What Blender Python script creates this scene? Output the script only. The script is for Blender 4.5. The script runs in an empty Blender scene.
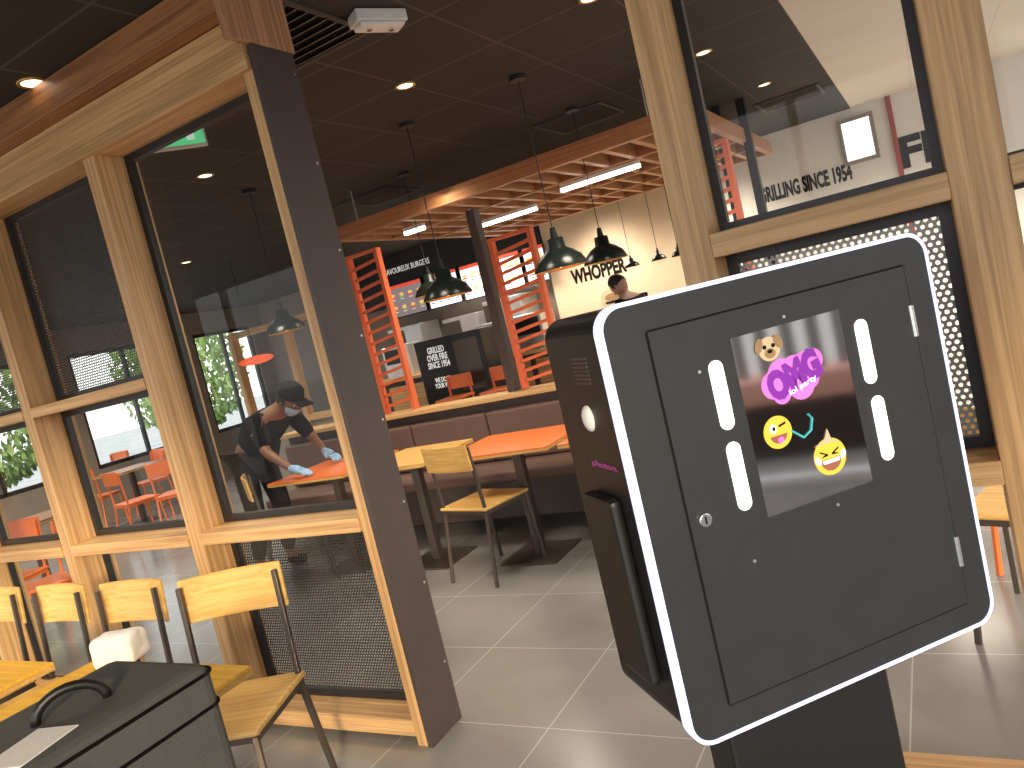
import bpy, bmesh, math, random
from mathutils import Vector, Matrix, Euler
random.seed(7)
S = bpy.context.scene
C = S.collection
PI = math.pi
R = math.radians
S.view_settings.view_transform = 'Standard'
S.view_settings.look = 'None'
S.view_settings.exposure = 0.38

# ------------------------------------------------------------ camera
F = 760.0; ROLL = R(13.5); PITCH = R(4.8); ALPHA = R(30); EYE = 1.5
f0 = Vector((-math.sin(ALPHA), math.cos(ALPHA), 0)); R0 = Vector((math.cos(ALPHA), math.sin(ALPHA), 0)); Z = Vector((0, 0, 1))
fw = f0*math.cos(PITCH) - Z*math.sin(PITCH)
U0 = f0*math.sin(PITCH) + Z*math.cos(PITCH)
rr = R0*math.cos(ROLL) - U0*math.sin(ROLL)
uu = R0*math.sin(ROLL) + U0*math.cos(ROLL)
CP = Vector((0, 0, EYE))
cd = bpy.data.cameras.new('camera'); cam = bpy.data.objects.new('camera', cd); C.objects.link(cam)
cd.sensor_width = 36; cd.lens = F/1024*36; cd.clip_start = 0.02; cd.clip_end = 300
m = Matrix((rr, uu, -fw)).transposed().to_4x4(); m.translation = CP
cam.matrix_world = m
S.camera = cam
def ray(px, py): return fw + rr*((px-512)/F) + uu*((384-py)/F)
def at(px, py, ax, val):
    d = ray(px, py); i = 'xyz'.index(ax)
    return CP + d*((val-CP[i])/d[i])
def on_plane(px, py, p0, n):
    d = ray(px, py); return CP + d*((p0-CP).dot(n)/d.dot(n))

# ------------------------------------------------------------ materials
def newmat(name):
    mt = bpy.data.materials.new(name); mt.use_nodes = True
    nt = mt.node_tree; b = nt.nodes['Principled BSDF']
    return mt, nt, b
def N(nt, t, **kw):
    n = nt.nodes.new(t)
    for k, v in kw.items(): setattr(n, k, v)
    return n
def plain(name, col, rough=0.5, metal=0, var=0.06, scale=8, emis=0, spec=None, bump=0):
    mt, nt, b = newmat(name)
    tc = N(nt, 'ShaderNodeTexCoord'); nz = N(nt, 'ShaderNodeTexNoise'); nz.inputs['Scale'].default_value = scale; nz.inputs['Detail'].default_value = 4
    nt.links.new(tc.outputs['Object'], nz.inputs['Vector'])
    rp = N(nt, 'ShaderNodeValToRGB')
    rp.color_ramp.elements[0].position = .3; rp.color_ramp.elements[1].position = .7
    rp.color_ramp.elements[0].color = tuple(c*(1-var) for c in col)+(1,)
    rp.color_ramp.elements[1].color = tuple(min(1, c*(1+var)) for c in col)+(1,)
    nt.links.new(nz.outputs['Fac'], rp.inputs['Fac']); nt.links.new(rp.outputs['Color'], b.inputs['Base Color'])
    b.inputs['Roughness'].default_value = rough; b.inputs['Metallic'].default_value = metal
    if spec is not None: b.inputs['Specular IOR Level'].default_value = spec
    if emis:
        nt.links.new(rp.outputs['Color'], b.inputs['Emission Color']); b.inputs['Emission Strength'].default_value = emis
    if bump:
        bp = N(nt, 'ShaderNodeBump'); bp.inputs['Strength'].default_value = bump; bp.inputs['Distance'].default_value = .004
        n2 = N(nt, 'ShaderNodeTexNoise'); n2.inputs['Scale'].default_value = scale*25
        nt.links.new(tc.outputs['Object'], n2.inputs['Vector']); nt.links.new(n2.outputs['Fac'], bp.inputs['Height']); nt.links.new(bp.outputs['Normal'], b.inputs['Normal'])
    return mt
def wood(name, c1, c2, axis='z', rough=.45, sc=1.0):
    mt, nt, b = newmat(name)
    tc = N(nt, 'ShaderNodeTexCoord'); mp = N(nt, 'ShaderNodeMapping')
    s = {'x': (1.2, 60, 60), 'y': (60, 1.2, 60), 'z': (60, 60, 1.2)}[axis]
    mp.inputs['Scale'].default_value = tuple(v*sc for v in s)
    nz = N(nt, 'ShaderNodeTexNoise'); nz.inputs['Scale'].default_value = 1; nz.inputs['Detail'].default_value = 5; nz.inputs['Roughness'].default_value = .65
    nt.links.new(tc.outputs['Object'], mp.inputs['Vector']); nt.links.new(mp.outputs['Vector'], nz.inputs['Vector'])
    rp = N(nt, 'ShaderNodeValToRGB'); rp.color_ramp.elements[0].position = .38; rp.color_ramp.elements[1].position = .6
    rp.color_ramp.elements[0].color = c2+(1,); rp.color_ramp.elements[1].color = c1+(1,)
    nt.links.new(nz.outputs['Fac'], rp.inputs['Fac']); nt.links.new(rp.outputs['Color'], b.inputs['Base Color'])
    b.inputs['Roughness'].default_value = rough
    return mt
def emit(name, col, st):
    mt, nt, b = newmat(name)
    b.inputs['Base Color'].default_value = col+(1,); b.inputs['Emission Color'].default_value = col+(1,); b.inputs['Emission Strength'].default_value = st
    return mt
def mth(nt, op, a, b_=None):
    n = N(nt, 'ShaderNodeMath', operation=op)
    for i, v in enumerate((a, b_)):
        if v is None: continue
        if isinstance(v, (int, float)): n.inputs[i].default_value = v
        else: nt.links.new(v, n.inputs[i])
    return n.outputs[0]
def glass(name, tint=(.93, .95, .95), base=.03, top=.5, rough=0.0):
    mt, nt, b = newmat(name); out = nt.nodes['Material Output']
    tr = N(nt, 'ShaderNodeBsdfTransparent'); tr.inputs['Color'].default_value = tint+(1,)
    gl = N(nt, 'ShaderNodeBsdfGlossy'); gl.inputs['Roughness'].default_value = rough
    lw = N(nt, 'ShaderNodeLayerWeight'); lw.inputs['Blend'].default_value = .5
    f = mth(nt, 'ADD', mth(nt, 'MULTIPLY', mth(nt, 'POWER', lw.outputs['Facing'], 4.0), top), base)
    mx = N(nt, 'ShaderNodeMixShader')
    nt.links.new(f, mx.inputs[0]); nt.links.new(tr.outputs[0], mx.inputs[1]); nt.links.new(gl.outputs[0], mx.inputs[2])
    nt.links.new(mx.outputs[0], out.inputs['Surface'])
    return mt
def perf(name, col, pitch, rad, metal=.4, rough=.45):
    mt, nt, b = newmat(name); out = nt.nodes['Material Output']
    b.inputs['Base Color'].default_value = col+(1,); b.inputs['Metallic'].default_value = metal; b.inputs['Roughness'].default_value = rough
    tc = N(nt, 'ShaderNodeTexCoord'); sp = N(nt, 'ShaderNodeSeparateXYZ'); nt.links.new(tc.outputs['Object'], sp.inputs[0])
    v = mth(nt, 'DIVIDE', sp.outputs['Z'], pitch*.866); row = mth(nt, 'FLOOR', v)
    off = mth(nt, 'MULTIPLY', mth(nt, 'MODULO', mth(nt, 'ADD', row, 1000.0), 2.0), .5)
    u = mth(nt, 'ADD', mth(nt, 'DIVIDE', sp.outputs['X'], pitch), off)
    fu = mth(nt, 'SUBTRACT', mth(nt, 'FRACT', u), .5); fv = mth(nt, 'MULTIPLY', mth(nt, 'SUBTRACT', mth(nt, 'FRACT', v), .5), .866)
    d = mth(nt, 'SQRT', mth(nt, 'ADD', mth(nt, 'MULTIPLY', fu, fu), mth(nt, 'MULTIPLY', fv, fv)))
    hole = mth(nt, 'LESS_THAN', d, rad)
    tr = N(nt, 'ShaderNodeBsdfTransparent'); mx = N(nt, 'ShaderNodeMixShader')
    nt.links.new(hole, mx.inputs[0]); nt.links.new(b.outputs[0], mx.inputs[1]); nt.links.new(tr.outputs[0], mx.inputs[2]); nt.links.new(mx.outputs[0], out.inputs['Surface'])
    return mt
def grid(name, col, line, size, ox, oy, w, rough=.5, var=.15, nscale=1.5):
    mt, nt, b = newmat(name)
    tc = N(nt, 'ShaderNodeTexCoord'); sp = N(nt, 'ShaderNodeSeparateXYZ'); nt.links.new(tc.outputs['Object'], sp.inputs[0])
    def ln(o, off):
        f = mth(nt, 'FRACT', mth(nt, 'DIVIDE', mth(nt, 'ADD', o, 60.0-off), size))
        d = mth(nt, 'ABSOLUTE', mth(nt, 'SUBTRACT', f, .5))
        return mth(nt, 'GREATER_THAN', d, .5-w/size/2)
    g = mth(nt, 'MAXIMUM', ln(sp.outputs['X'], ox % size), ln(sp.outputs['Y'], oy % size))
    nz = N(nt, 'ShaderNodeTexNoise'); nz.inputs['Scale'].default_value = nscale; nz.inputs['Detail'].default_value = 6
    nt.links.new(tc.outputs['Object'], nz.inputs['Vector'])
    rp = N(nt, 'ShaderNodeValToRGB'); rp.color_ramp.elements[0].position = .3; rp.color_ramp.elements[1].position = .7
    rp.color_ramp.elements[0].color = tuple(c*(1-var) for c in col)+(1,); rp.color_ramp.elements[1].color = tuple(c*(1+var) for c in col)+(1,)
    nt.links.new(nz.outputs['Fac'], rp.inputs['Fac'])
    mx = N(nt, 'ShaderNodeMix', data_type='RGBA'); nt.links.new(g, mx.inputs[0]); nt.links.new(rp.outputs['Color'], mx.inputs[6]); mx.inputs[7].default_value = line+(1,)
    nt.links.new(mx.outputs[2], b.inputs['Base Color']); b.inputs['Roughness'].default_value = rough
    return mt

WL, WD = (.69, .43, .2), (.44, .25, .11)
M = dict(
 oak_z=wood('oak vertical', WL, WD, 'z'), oak_x=wood('oak along', WL, WD, 'x'),
 cap=wood('pale wood cap', (.8, .53, .24), (.62, .37, .14), 'x'),
 fascia=wood('fascia wood', (.4, .18, .07), (.2, .08, .033), 'x'), fascia_z=wood('fascia wood upright', (.5, .27, .14), (.3, .14, .07), 'z'),
 canopy=wood('canopy wood', (.52, .24, .1), (.36, .15, .06), 'x'),
 seatw=wood('chair wood', (.82, .52, .18), (.66, .38, .1), 'x', .35),
 yel=wood('yellow table', (.95, .55, .07), (.82, .43, .05), 'x', .3),
 orange_top=plain('orange laminate', (.92, .22, .06), .3, var=.03),
 brown=plain('dark brown panel', (.068, .05, .046), .45, var=.05),
 frame=plain('brown metal', (.11, .09, .078), .4, .6),
 black=plain('black frame', (.015, .015, .017), .4),
 kblack=plain('kiosk black', (.026, .029, .034), .42, .1, bump=.12, scale=20, spec=.4),
 kside=plain('kiosk body black', (.01, .01, .011), .42, .1),
 led=emit('led rim', (.62, .65, .95), .8), slot=emit('slot light', (1, 1, .96), 1.2),
 chrome=plain('chrome', (.75, .75, .75), .18, 1), mirror=plain('mirror film', (.5, .48, .47), .06, 1, var=.02),
 glass=glass('pane glass', (.85, .87, .86), .02, .22), glass2=glass('window glass', (.93, .95, .95), .02, .3),
 perf=perf('fine perforated metal', (.05, .048, .045), .0145, .3), perf2=perf('coarse perforated metal', (.3, .295, .29), .0185, .29, .25, .4),
 bench=plain('brown leatherette', (.17, .1, .08), .55), red=plain('orange red lacquer', (.8, .17, .06), .4, var=.03), dred=plain('dark red frame', (.35, .05, .03), .5),
 seat_or=plain('orange plastic', (.88, .2, .05), .35, var=.03),
 cream=plain('cream paint', (.76, .62, .45), .8, var=.02), white=plain('white paint', (.84, .82, .78), .7, var=.03),
 whitew=plain('pale wall paint', (.86, .83, .78), .8, var=.02),
 salmon=plain('salmon coping', (.8, .42, .32), .7, emis=0), wallm=plain('dark wall', (.07, .055, .05), .7), wallg=plain('grey brown wall', (.3, .25, .21), .8),
 brass=plain('brass inside', (.7, .45, .15), .35, .8), lampblack=plain('lamp enamel', (.012, .018, .015), .25),
 bulb=emit('bulb', (1, .75, .4), 6), down=emit('downlight', (1, .8, .55), 4), strip=emit('strip light', (1, .93, .8), 3.5), day=emit('daylight glow panel', (.95, .97, 1), .9),
 bag=plain('black nylon', (.085, .086, .086), .7, bump=.6, scale=30), paper=plain('white paper', (.85, .83, .8), .8),
 plastic_w=plain('white plastic', (.75, .75, .72), .5), green=emit('exit green', (.1, .5, .22), .7),
 steel=plain('steel', (.6, .6, .6), .35, .8), ink=plain('black ink', (.012, .01, .01), .8, spec=.1), inkw=plain('glowing white ink', (.85, .85, .82), .7, emis=.4),  # inkw has a slight glow of its own, though no lamp
 dark_skin=plain('brown skin', (.25, .12, .07), .5), skin=plain('skin', (.5, .28, .2), .5), hair=plain('black hair', (.012, .01, .009), .6),
 cloth=plain('black cloth', (.012, .012, .013), .9, spec=.2), bluegl=plain('blue glove', (.3, .5, .75), .5), maskb=plain('blue mask', (.35, .55, .75), .7),
 eye=plain('eye white', (.8, .8, .78), .3), lip=plain('lip', (.3, .1, .08), .5), jean=plain('dark trousers', (.018, .018, .022), .85),
 magenta=plain('magenta', (.35, .06, .26), .5), purple=plain('purple sticker', (.22, .02, .45), .4), pink=plain('pink sticker', (.72, .2, .78), .4),
 yellow=plain('yellow sticker', (.8, .56, .06), .5, var=.05), teal=plain('teal sticker', (.05, .5, .6), .4), tan=plain('tan sticker', (.3, .19, .1), .5),
 beige=plain('beige sticker', (.6, .48, .33), .5), leaf=plain('leaves', (.19, .3, .09), .6, var=.5, scale=3), bark=plain('bark', (.12, .08, .05), .9),
 vent=plain('vent black', (.05, .045, .04), .5), mred=plain('menu red', (.6, .06, .03), .5, emis=.8), mbun=plain('menu bun', (.8, .42, .12), .5, emis=.8), mgreen=plain('menu green', (.2, .4, .08), .5, emis=.8),
 mboard=emit('menu board light', (.72, .78, .85), 1.0), mdark=emit('menu board dark', (.16, .13, .13), 1.0),
)
M['floor'] = grid('floor tiles', (.28, .275, .265), (.5, .485, .46), .6, -1.49, 2.25, .005, .18)
M['ceil'] = grid('dark ceiling tiles', (.03, .026, .023), (.09, .07, .056), .6, -.5, 2.4, .014, .75, .1)
M['ceilw'] = grid('pale ceiling tiles', (.84, .75, .67), (.7, .62, .54), .6, -.5, 2.4, .008, .8, .04)
M['ground'] = plain('pavement outside', (.42, .4, .37), .9, var=.15, scale=1)

# ------------------------------------------------------------ mesh builder
class MB:
    def __init__(s): s.bm = bmesh.new()
    def box(s, x0, x1, y0, y1, z0, z1):
        return s.ob(((x0+x1)/2, (y0+y1)/2, (z0+z1)/2), (abs(x1-x0), abs(y1-y0), abs(z1-z0)))
    def ob(s, c, size, rot=None):
        mt = Matrix.Translation(Vector(c)) @ ((rot.to_4x4()) if rot else Matrix.Identity(4)) @ Matrix.Diagonal((size[0], size[1], size[2], 1))
        bmesh.ops.create_cube(s.bm, size=1, matrix=mt); return s
    def bar(s, p, q, w, d=None):
        p, q = Vector(p), Vector(q); d = d or w; v = q-p
        rot = v.to_track_quat('Z', 'Y').to_matrix()
        return s.ob((p+q)/2, (w, d, v.length), rot)
    def cyl(s, p, q, r1, r2=None, n=16):
        p, q = Vector(p), Vector(q); v = q-p; r2 = r1 if r2 is None else r2
        mt = Matrix.Translation((p+q)/2) @ v.to_track_quat('Z', 'Y').to_matrix().to_4x4()
        bmesh.ops.create_cone(s.bm, cap_ends=True, segments=n, radius1=r1, radius2=r2, depth=v.length, matrix=mt); return s
    def ball(s, c, rad, n=14):
        r_ = rad if isinstance(rad, (tuple, list)) else (rad,)*3
        bmesh.ops.create_uvsphere(s.bm, u_segments=n*2, v_segments=n, radius=1, matrix=Matrix.Translation(Vector(c)) @ Matrix.Diagonal(tuple(r_)+(1,))); return s
    def tube(s, pts, r, n=10):
        pts = [Vector(p) for p in pts]; rings = []
        for i, p in enumerate(pts):
            t = (pts[min(i+1, len(pts)-1)]-pts[max(i-1, 0)]).normalized()
            q = t.to_track_quat('Z', 'Y'); rings.append([s.bm.verts.new(p+q @ Vector((math.cos(2*PI*k/n)*r, math.sin(2*PI*k/n)*r, 0))) for k in range(n)])
        for a, b in zip(rings, rings[1:]):
            for k in range(n): s.bm.faces.new((a[k], a[(k+1) % n], b[(k+1) % n], b[k]))
        s.bm.faces.new(rings[0][::-1]); s.bm.faces.new(rings[-1]); return s
    def lathe(s, prof, c=(0, 0, 0), n=28):
        c = Vector(c); rings = [[s.bm.verts.new(c+Vector((r*math.cos(2*PI*k/n), r*math.sin(2*PI*k/n), z))) for k in range(n)] for r, z in prof]
        for a, b in zip(rings, rings[1:]):
            for k in range(n): s.bm.faces.new((a[k], a[(k+1) % n], b[(k+1) % n], b[k]))
        return s
    def prism(s, poly, y0, y1, flip=False):        # polygon in XZ extruded along Y
        a = [s.bm.verts.new((x, y0, z)) for x, z in poly]; b = [s.bm.verts.new((x, y1, z)) for x, z in poly]; n = len(poly)
        s.bm.faces.new(a); s.bm.faces.new(b[::-1])
        for k in range(n): s.bm.faces.new((a[k], b[k], b[(k+1) % n], a[(k+1) % n]))
        return s
    def prism_hole(s, outer, inner, y0, y1):        # same point count
        n = len(outer); L = []
        for poly, y in ((outer, y0), (inner, y0), (outer, y1), (inner, y1)): L.append([s.bm.verts.new((x, y, z)) for x, z in poly])
        for k in range(n):
            j = (k+1) % n
            s.bm.faces.new((L[0][k], L[0][j], L[1][j], L[1][k])); s.bm.faces.new((L[2][k], L[3][k], L[3][j], L[2][j]))
            s.bm.faces.new((L[0][k], L[2][k], L[2][j], L[0][j])); s.bm.faces.new((L[1][k], L[1][j], L[3][j], L[3][k]))
        return s
    def build(s, name, mat, parent=None, bevel=0, smooth=False, seg=2):
        bmesh.ops.recalc_face_normals(s.bm, faces=s.bm.faces)
        me = bpy.data.meshes.new(name); s.bm.to_mesh(me); s.bm.free()
        o = bpy.data.objects.new(name, me); C.objects.link(o)
        for mm in (mat if isinstance(mat, list) else [mat]): me.materials.append(M[mm] if isinstance(mm, str) else mm)
        if smooth:
            for p in me.polygons: p.use_smooth = True
        if bevel:
            b = o.modifiers.new('bevel', 'BEVEL'); b.width = bevel; b.segments = seg; b.limit_method = 'ANGLE'; b.angle_limit = R(40)
        if parent: o.parent = parent
        return o
def rrect(x0, x1, z0, z1, r, n=8):
    pts = []
    for cx, cz, a0 in ((x1-r, z1-r, 0), (x0+r, z1-r, 90), (x0+r, z0+r, 180), (x1-r, z0+r, 270)):
        for k in range(n+1):
            a = R(a0+90*k/n); pts.append((cx+r*math.cos(a), cz+r*math.sin(a)))
    return pts
def thing(name, label, cat, loc=(0, 0, 0), rz=0, group=None):
    o = bpy.data.objects.new(name, None); C.objects.link(o); o.empty_display_size = .1
    o.location = loc; o.rotation_euler = (0, 0, rz); o['label'] = label; o['category'] = cat
    if group: o['group'] = group
    return o
def tag(o, label, cat, group=None, kind=None):
    if label: o['label'] = label; o['category'] = cat
    if group: o['group'] = group
    if kind: o['kind'] = kind
    return o
def struct(o, label=None):
    o['kind'] = 'structure'
    if label: o['label'] = label
    return o
def dup(root, loc, rz, label, group=None):
    r = root.copy(); C.objects.link(r); r.location = loc; r.rotation_euler = (0, 0, rz); r['label'] = label
    if group: r['group'] = group
    for ch in [c for c in C.objects if c.parent == root]:
        c = ch.copy(); C.objects.link(c); c.parent = r
        for g in [g for g in C.objects if g.parent == ch]:
            d = g.copy(); C.objects.link(d); d.parent = c
    return r
def text(s, name, mat, width=None, height=None, parent=None, loc=(0, 0, 0), rot=(PI/2, 0, 0), ext=.001, bold=0.0, space=1):
    cu = bpy.data.curves.new('t', 'FONT'); cu.body = s; cu.align_x = 'CENTER'; cu.align_y = 'CENTER'; cu.extrude = ext; cu.offset = bold; cu.space_character = space; cu.space_line = .85
    cu.resolution_u = 3
    to = bpy.data.objects.new('t', cu); C.objects.link(to); bpy.context.view_layer.update()
    me = bpy.data.meshes.new_from_object(to.evaluated_get(bpy.context.evaluated_depsgraph_get()))
    bpy.data.objects.remove(to); bpy.data.curves.remove(cu)
    xs = [v.co.x for v in me.vertices]; ys = [v.co.y for v in me.vertices]
    w = max(xs)-min(xs); h = max(ys)-min(ys); cx = (max(xs)+min(xs))/2; cy = (max(ys)+min(ys))/2
    sx = width/w if width else height/h; sy = height/h if height else sx
    for v in me.vertices: v.co = ((v.co.x-cx)*sx, (v.co.y-cy)*sy, v.co.z)
    me.materials.clear(); me.materials.append(M[mat])
    o = bpy.data.objects.new(name, me); C.objects.link(o); o.location = loc; o.rotation_euler = rot
    if parent: o.parent = parent
    return o

CE = 2.87   # ceiling height
XL, XR, YB, YF = -11.0, 3.6, 10.4, -2.6
# ------------------------------------------------------------ shell
struct(MB().box(XL, XR, YF, YB, -.1, 0).build('floor', 'floor'))
struct(MB().box(XL, -.5, YF, YB, CE, CE+.1).build('ceiling', 'ceil'))
struct(MB().box(-.5, XR, 1.9, YB, CE, CE+.1).build('ceiling_pale', 'ceilw')).name = 'ceiling'
struct(MB().box(-.5, XR, YF, 1.9, CE, CE+.1).build('ceiling', 'ceil'))
struct(MB().box(XL, XR, YB, YB+.15, 0, CE).build('wall_back', 'wallg'))
w = MB().box(XL-.15, XL, YF, YB, 0, .75).box(XL-.15, XL, YF, YB, 2.5, CE)
wins = [(2.2, 4.0), (4.4, 6.2), (6.6, 8.4), (8.8, 10.1)]
edges = [YF] + [v for a in wins for v in a] + [YB]
for i in range(0, len(edges), 2): w.box(XL-.15, XL, edges[i], edges[i+1], .75, 2.5)
struct(w.build('wall_left', 'wallg'))
for i, (a, b) in enumerate(wins):
    f = struct(MB().box(XL-.1, XL-.04, a, a+.06, .75, 2.5).box(XL-.1, XL-.04, b-.06, b, .75, 2.5).box(XL-.1, XL-.04, a, b, .75, .81).box(XL-.1, XL-.04, a, b, 2.44, 2.5).box(XL-.1, XL-.04, (a+b)/2-.025, (a+b)/2+.025, .75, 2.5).build('window_%d' % (i+1), 'black'))
    MB().box(XL-.075, XL-.065, a, b, .75, 2.5).build('pane', 'glass2', f)
w = MB().box(XR, XR+.15, YF, YB, 0, .06).box(XR, XR+.15, YF, YB, 2.6, CE)
for y in (-2.6, -.4, 3.0, 5.8, 8.6): w.box(XR, XR+.15, y, y+(.15 if y < 8 else 1.8), .06, 2.6)
struct(w.build('wall_right', 'white'))
w = MB().box(XL, XR, YF-.08, YF, 0, .12).box(XL, XR, YF-.08, YF, 2.75, CE)
k = XL
while k < XR: w.box(k, k+.07, YF-.08, YF, .12, 2.75); k += 1.45
struct(w.build('wall_front', 'black'))
# low prop wall with railing outside the right glazing - unseen, added only for the kiosk mirror's reflection
wb = thing('prop_wall', 'low salmon topped prop wall with vertical bar railing, unseen, added for the kiosk mirror', 'prop wall', (5.0, .7, -.12))
MB().box(-.1, .1, -3.2, 2.2, 0, .48).build('base', 'wallm', wb, .01); MB().box(-.3, .15, -3.2, 2.2, .48, .68).build('coping', 'salmon', wb, .02)
MB().box(-.03, .03, -3.2, 2.2, 1.62, 1.7).build('top_rail', 'black', wb)
for k in range(26): MB().box(-.02, .02, -3.15+k*.2, -3.15+k*.2+.1, .68, 1.62).build('bar', 'wallm', wb)
struct(MB().box(-60, 60, -60, 60, -.25, -.12).build('ground', 'ground'))

# ------------------------------------------------------------ left divider
YD = 2.08; YK = 2.28
ld = thing('room_divider', 'oak framed divider with dark brown end panel and a tall clear pane beside the walkway', 'room divider', (-1.92, YD, 0))
def loc(parent, mb, name, mat, bevel=0, **k):
    o = mb.build(name, mat, parent, bevel, **k); o.matrix_parent_inverse = Matrix.Translation(-Vector(parent.location)); return o
posts = [(-1.975, -1.925), (-2.97, -2.89), (-3.96, -3.88), (-4.9, -4.82), (-5.86, -5.78)]
for a, b in posts: loc(ld, MB().box(a, b, YD, YK, 0, 2.56), 'post', 'oak_z', .003)
loc(ld, MB().box(-1.925, -1.9, YD-.004, YK+.002, 0, 2.64), 'end_panel', 'brown', .003)
loc(ld, MB().box(-5.86, -1.926, YD-.02, YK+.01, 2.56, 2.74), 'header', 'oak_x', .003)
loc(ld, MB().box(-5.86, -1.9, YD-.1, YK+.01, 2.742, CE-.003), 'fascia', 'fascia', .003)
loc(ld, MB().box(-1.925, -1.898, YD-.102, YK+.014, 2.642, CE-.003), 'end_cap', 'fascia_z', .002)
for (a, b) in zip([p[1] for p in posts[1:]], [p[0] for p in posts]):
    loc(ld, MB().box(a, b, YD+.01, YK-.005, .03, .1), 'rail', 'oak_x', .003)
    loc(ld, MB().box(a, b, YD-.01, YK, .86, .915), 'rail', 'oak_x', .003)
def pane_frame(parent, x0, x1, z0, z1, y, t=.03, mat='black'):
    m_ = MB().prism_hole([(x0, z0), (x1, z0), (x1, z1), (x0, z1)], [(x0+t, z0+t), (x1-t, z0+t), (x1-t, z1-t), (x0+t, z1-t)], y-.015, y+.015)
    return loc(parent, m_, 'pane_frame', mat)
def quad(x0, x1, z0, z1, y):
    mb = MB(); mb.bm.faces.new([mb.bm.verts.new(v) for v in ((x0, y, z0), (x1, y, z0), (x1, y, z1), (x0, y, z1))]); return mb
def pane(parent, x0, x1, z0, z1, y, kind, t=.03):
    f_ = pane_frame(parent, x0, x1, z0, z1, y, t)
    quad(x0+t, x1-t, z0+t, z1-t, y).build('glass_pane' if kind.startswith('glass') else 'perforated_panel', kind, f_)
YP = 2.23
pane(ld, posts[1][1], -1.975, .915, 2.56, YP, 'glass')
pane(ld, posts[1][1], -1.975, .1, .86, YP, 'perf')
for i in (1, 2, 3):
    x0, x1 = posts[i+1][1], posts[i][0]
    loc(ld, MB().box(x0, x1, YD-.005, YK, 1.57, 1.62), 'rail', 'oak_x', .003)
    pane(ld, x0, x1, 1.62, 2.56, YP, 'perf'); pane(ld, x0, x1, .915, 1.57, YP, 'glass'); pane(ld, x0, x1, .1, .86, YP, 'glass', .015)
for k in range(8):
    z = .25+k*.33; loc(ld, MB().cyl((-1.902, YK-.02, z), (-1.897, YK-.02, z), .005, n=10), 'screw', 'steel')
# ------------------------------------------------------------ right divider
rd = thing('room_divider', 'oak framed divider behind the black kiosk with a coarse perforated panel under clear glass', 'room divider', (-.6, YD, 0))
rp_ = [(-.59, -.50), (.06, .18), (.34, .44), (1.3, 1.4)]
for a, b in rp_: loc(rd, MB().box(a, b, YD, YK, 0, CE-.004), 'post', 'oak_z', .003)
for (a, b) in ((-.50, .06), (.18, .34), (.44, 1.3)):
    loc(rd, MB().box(a, b, YD+.005, YD+.11, 0, .05), 'rail', 'oak_x', .003)
    for z0, z1 in ((.84, .9), (1.53, 1.595), (2.6, 2.7)): loc(rd, MB().box(a, b, YD-.005, YK-.005, z0, z1), 'rail', 'oak_x', .003)
    pane(rd, a, b, 1.595, 2.6, YP, 'glass', .025 if b-a > .3 else .012)
    if b-a > .3: pane(rd, a, b, .9, 1.53, YP, 'perf2', .03)
    else: pane(rd, a, b, .9, 1.53, YP, 'glass', .012)

# ------------------------------------------------------------ kiosk
W_, H_, D_ = .612, .688, .25
ang = R(46.4)
ex = Vector((math.cos(ang), math.sin(ang), 0)); ey = Vector((-math.sin(ang), math.cos(ang), 0))
cornerL = f0*1.1 + R0*.138
zb, zt = .797, .797+H_
base = cornerL + ex*(W_/2) + ey*(D_/2)
ki = thing('photo_kiosk', 'large black photo kiosk head on a column with glowing white rim and stickered mirror window', 'kiosk', base, ang)
def kf(px, py):          # picture point -> kiosk front plane (local x, z)
    p = on_plane(px, py, cornerL, ey); v = p-base; return v.dot(ex), v.z
def ks(px, py):          # picture point -> kiosk left side plane (local y, z)
    p = on_plane(px, py, cornerL, ex); v = p-base; return v.dot(ey), v.z
yf = -D_/2; hw = W_/2
MB().prism(rrect(-hw+.004, hw-.004, zb+.006, zt-.006, .036), yf+.012, -yf).build('body', 'kside', ki, .008)
MB().prism_hole(rrect(-hw, hw, zb, zt, .04), rrect(-hw+.0065, hw-.0065, zb+.0065, zt-.0065, .0335), yf-.004, yf+.018).build('light_rim', 'led', ki)
MB().prism(rrect(-hw+.0065, hw-.0065, zb+.0065, zt-.0065, .0335), yf-.003, yf+.012).build('front_plate', 'kblack', ki)
q = [kf(645, 335), kf(900, 265), kf(965, 600), kf(730, 705)]
dx0 = (q[0][0]+q[3][0])/2; dx1 = (q[1][0]+q[2][0])/2; dz1 = (q[0][1]+q[1][1])/2; dz0 = (q[2][1]+q[3][1])/2
MB().prism_hole(rrect(dx0-.003, dx1+.003, dz0-.003, dz1+.003, .006), rrect(dx0, dx1, dz0, dz1, .005), yf-.0036, yf-.001).build('door_gap', 'ink', ki)
q = [kf(728, 338), kf(837, 310), kf(871, 480), kf(766, 517)]
wx0 = (q[0][0]+q[3][0])/2; wx1 = (q[1][0]+q[2][0])/2; wz1 = (q[0][1]+q[1][1])/2; wz0 = (q[2][1]+q[3][1])/2
door = MB().prism_hole([(dx0, dz0), (dx1, dz0), (dx1, dz1), (dx0, dz1)], [(wx0, wz0), (wx1, wz0), (wx1, wz1), (wx0, wz1)], yf-.006, yf-.001).build('door', 'kblack', ki, .001)
MB().box(wx0, wx1, yf-.0045, yf-.0032, wz0, wz1).build('mirror_window', 'mirror', ki)
for (a, b, c, d) in ((708, 362, 730, 428), (852, 321, 873, 382), (725, 443, 748, 508), (870, 397, 889, 458)):
    x0, z1 = kf((a+c)/2-((d-b)*.11), b); x1, z0 = kf((a+c)/2+((d-b)*.11), d); xc = (kf((a+c)/2, (b+d)/2)[0])
    MB().prism(rrect(xc-.0122, xc+.0122, z0-.002, z1+.002, .0121), yf-.008, yf-.004).build('light_slot', 'slot', ki)
lx, lz = kf(702, 519)
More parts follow.
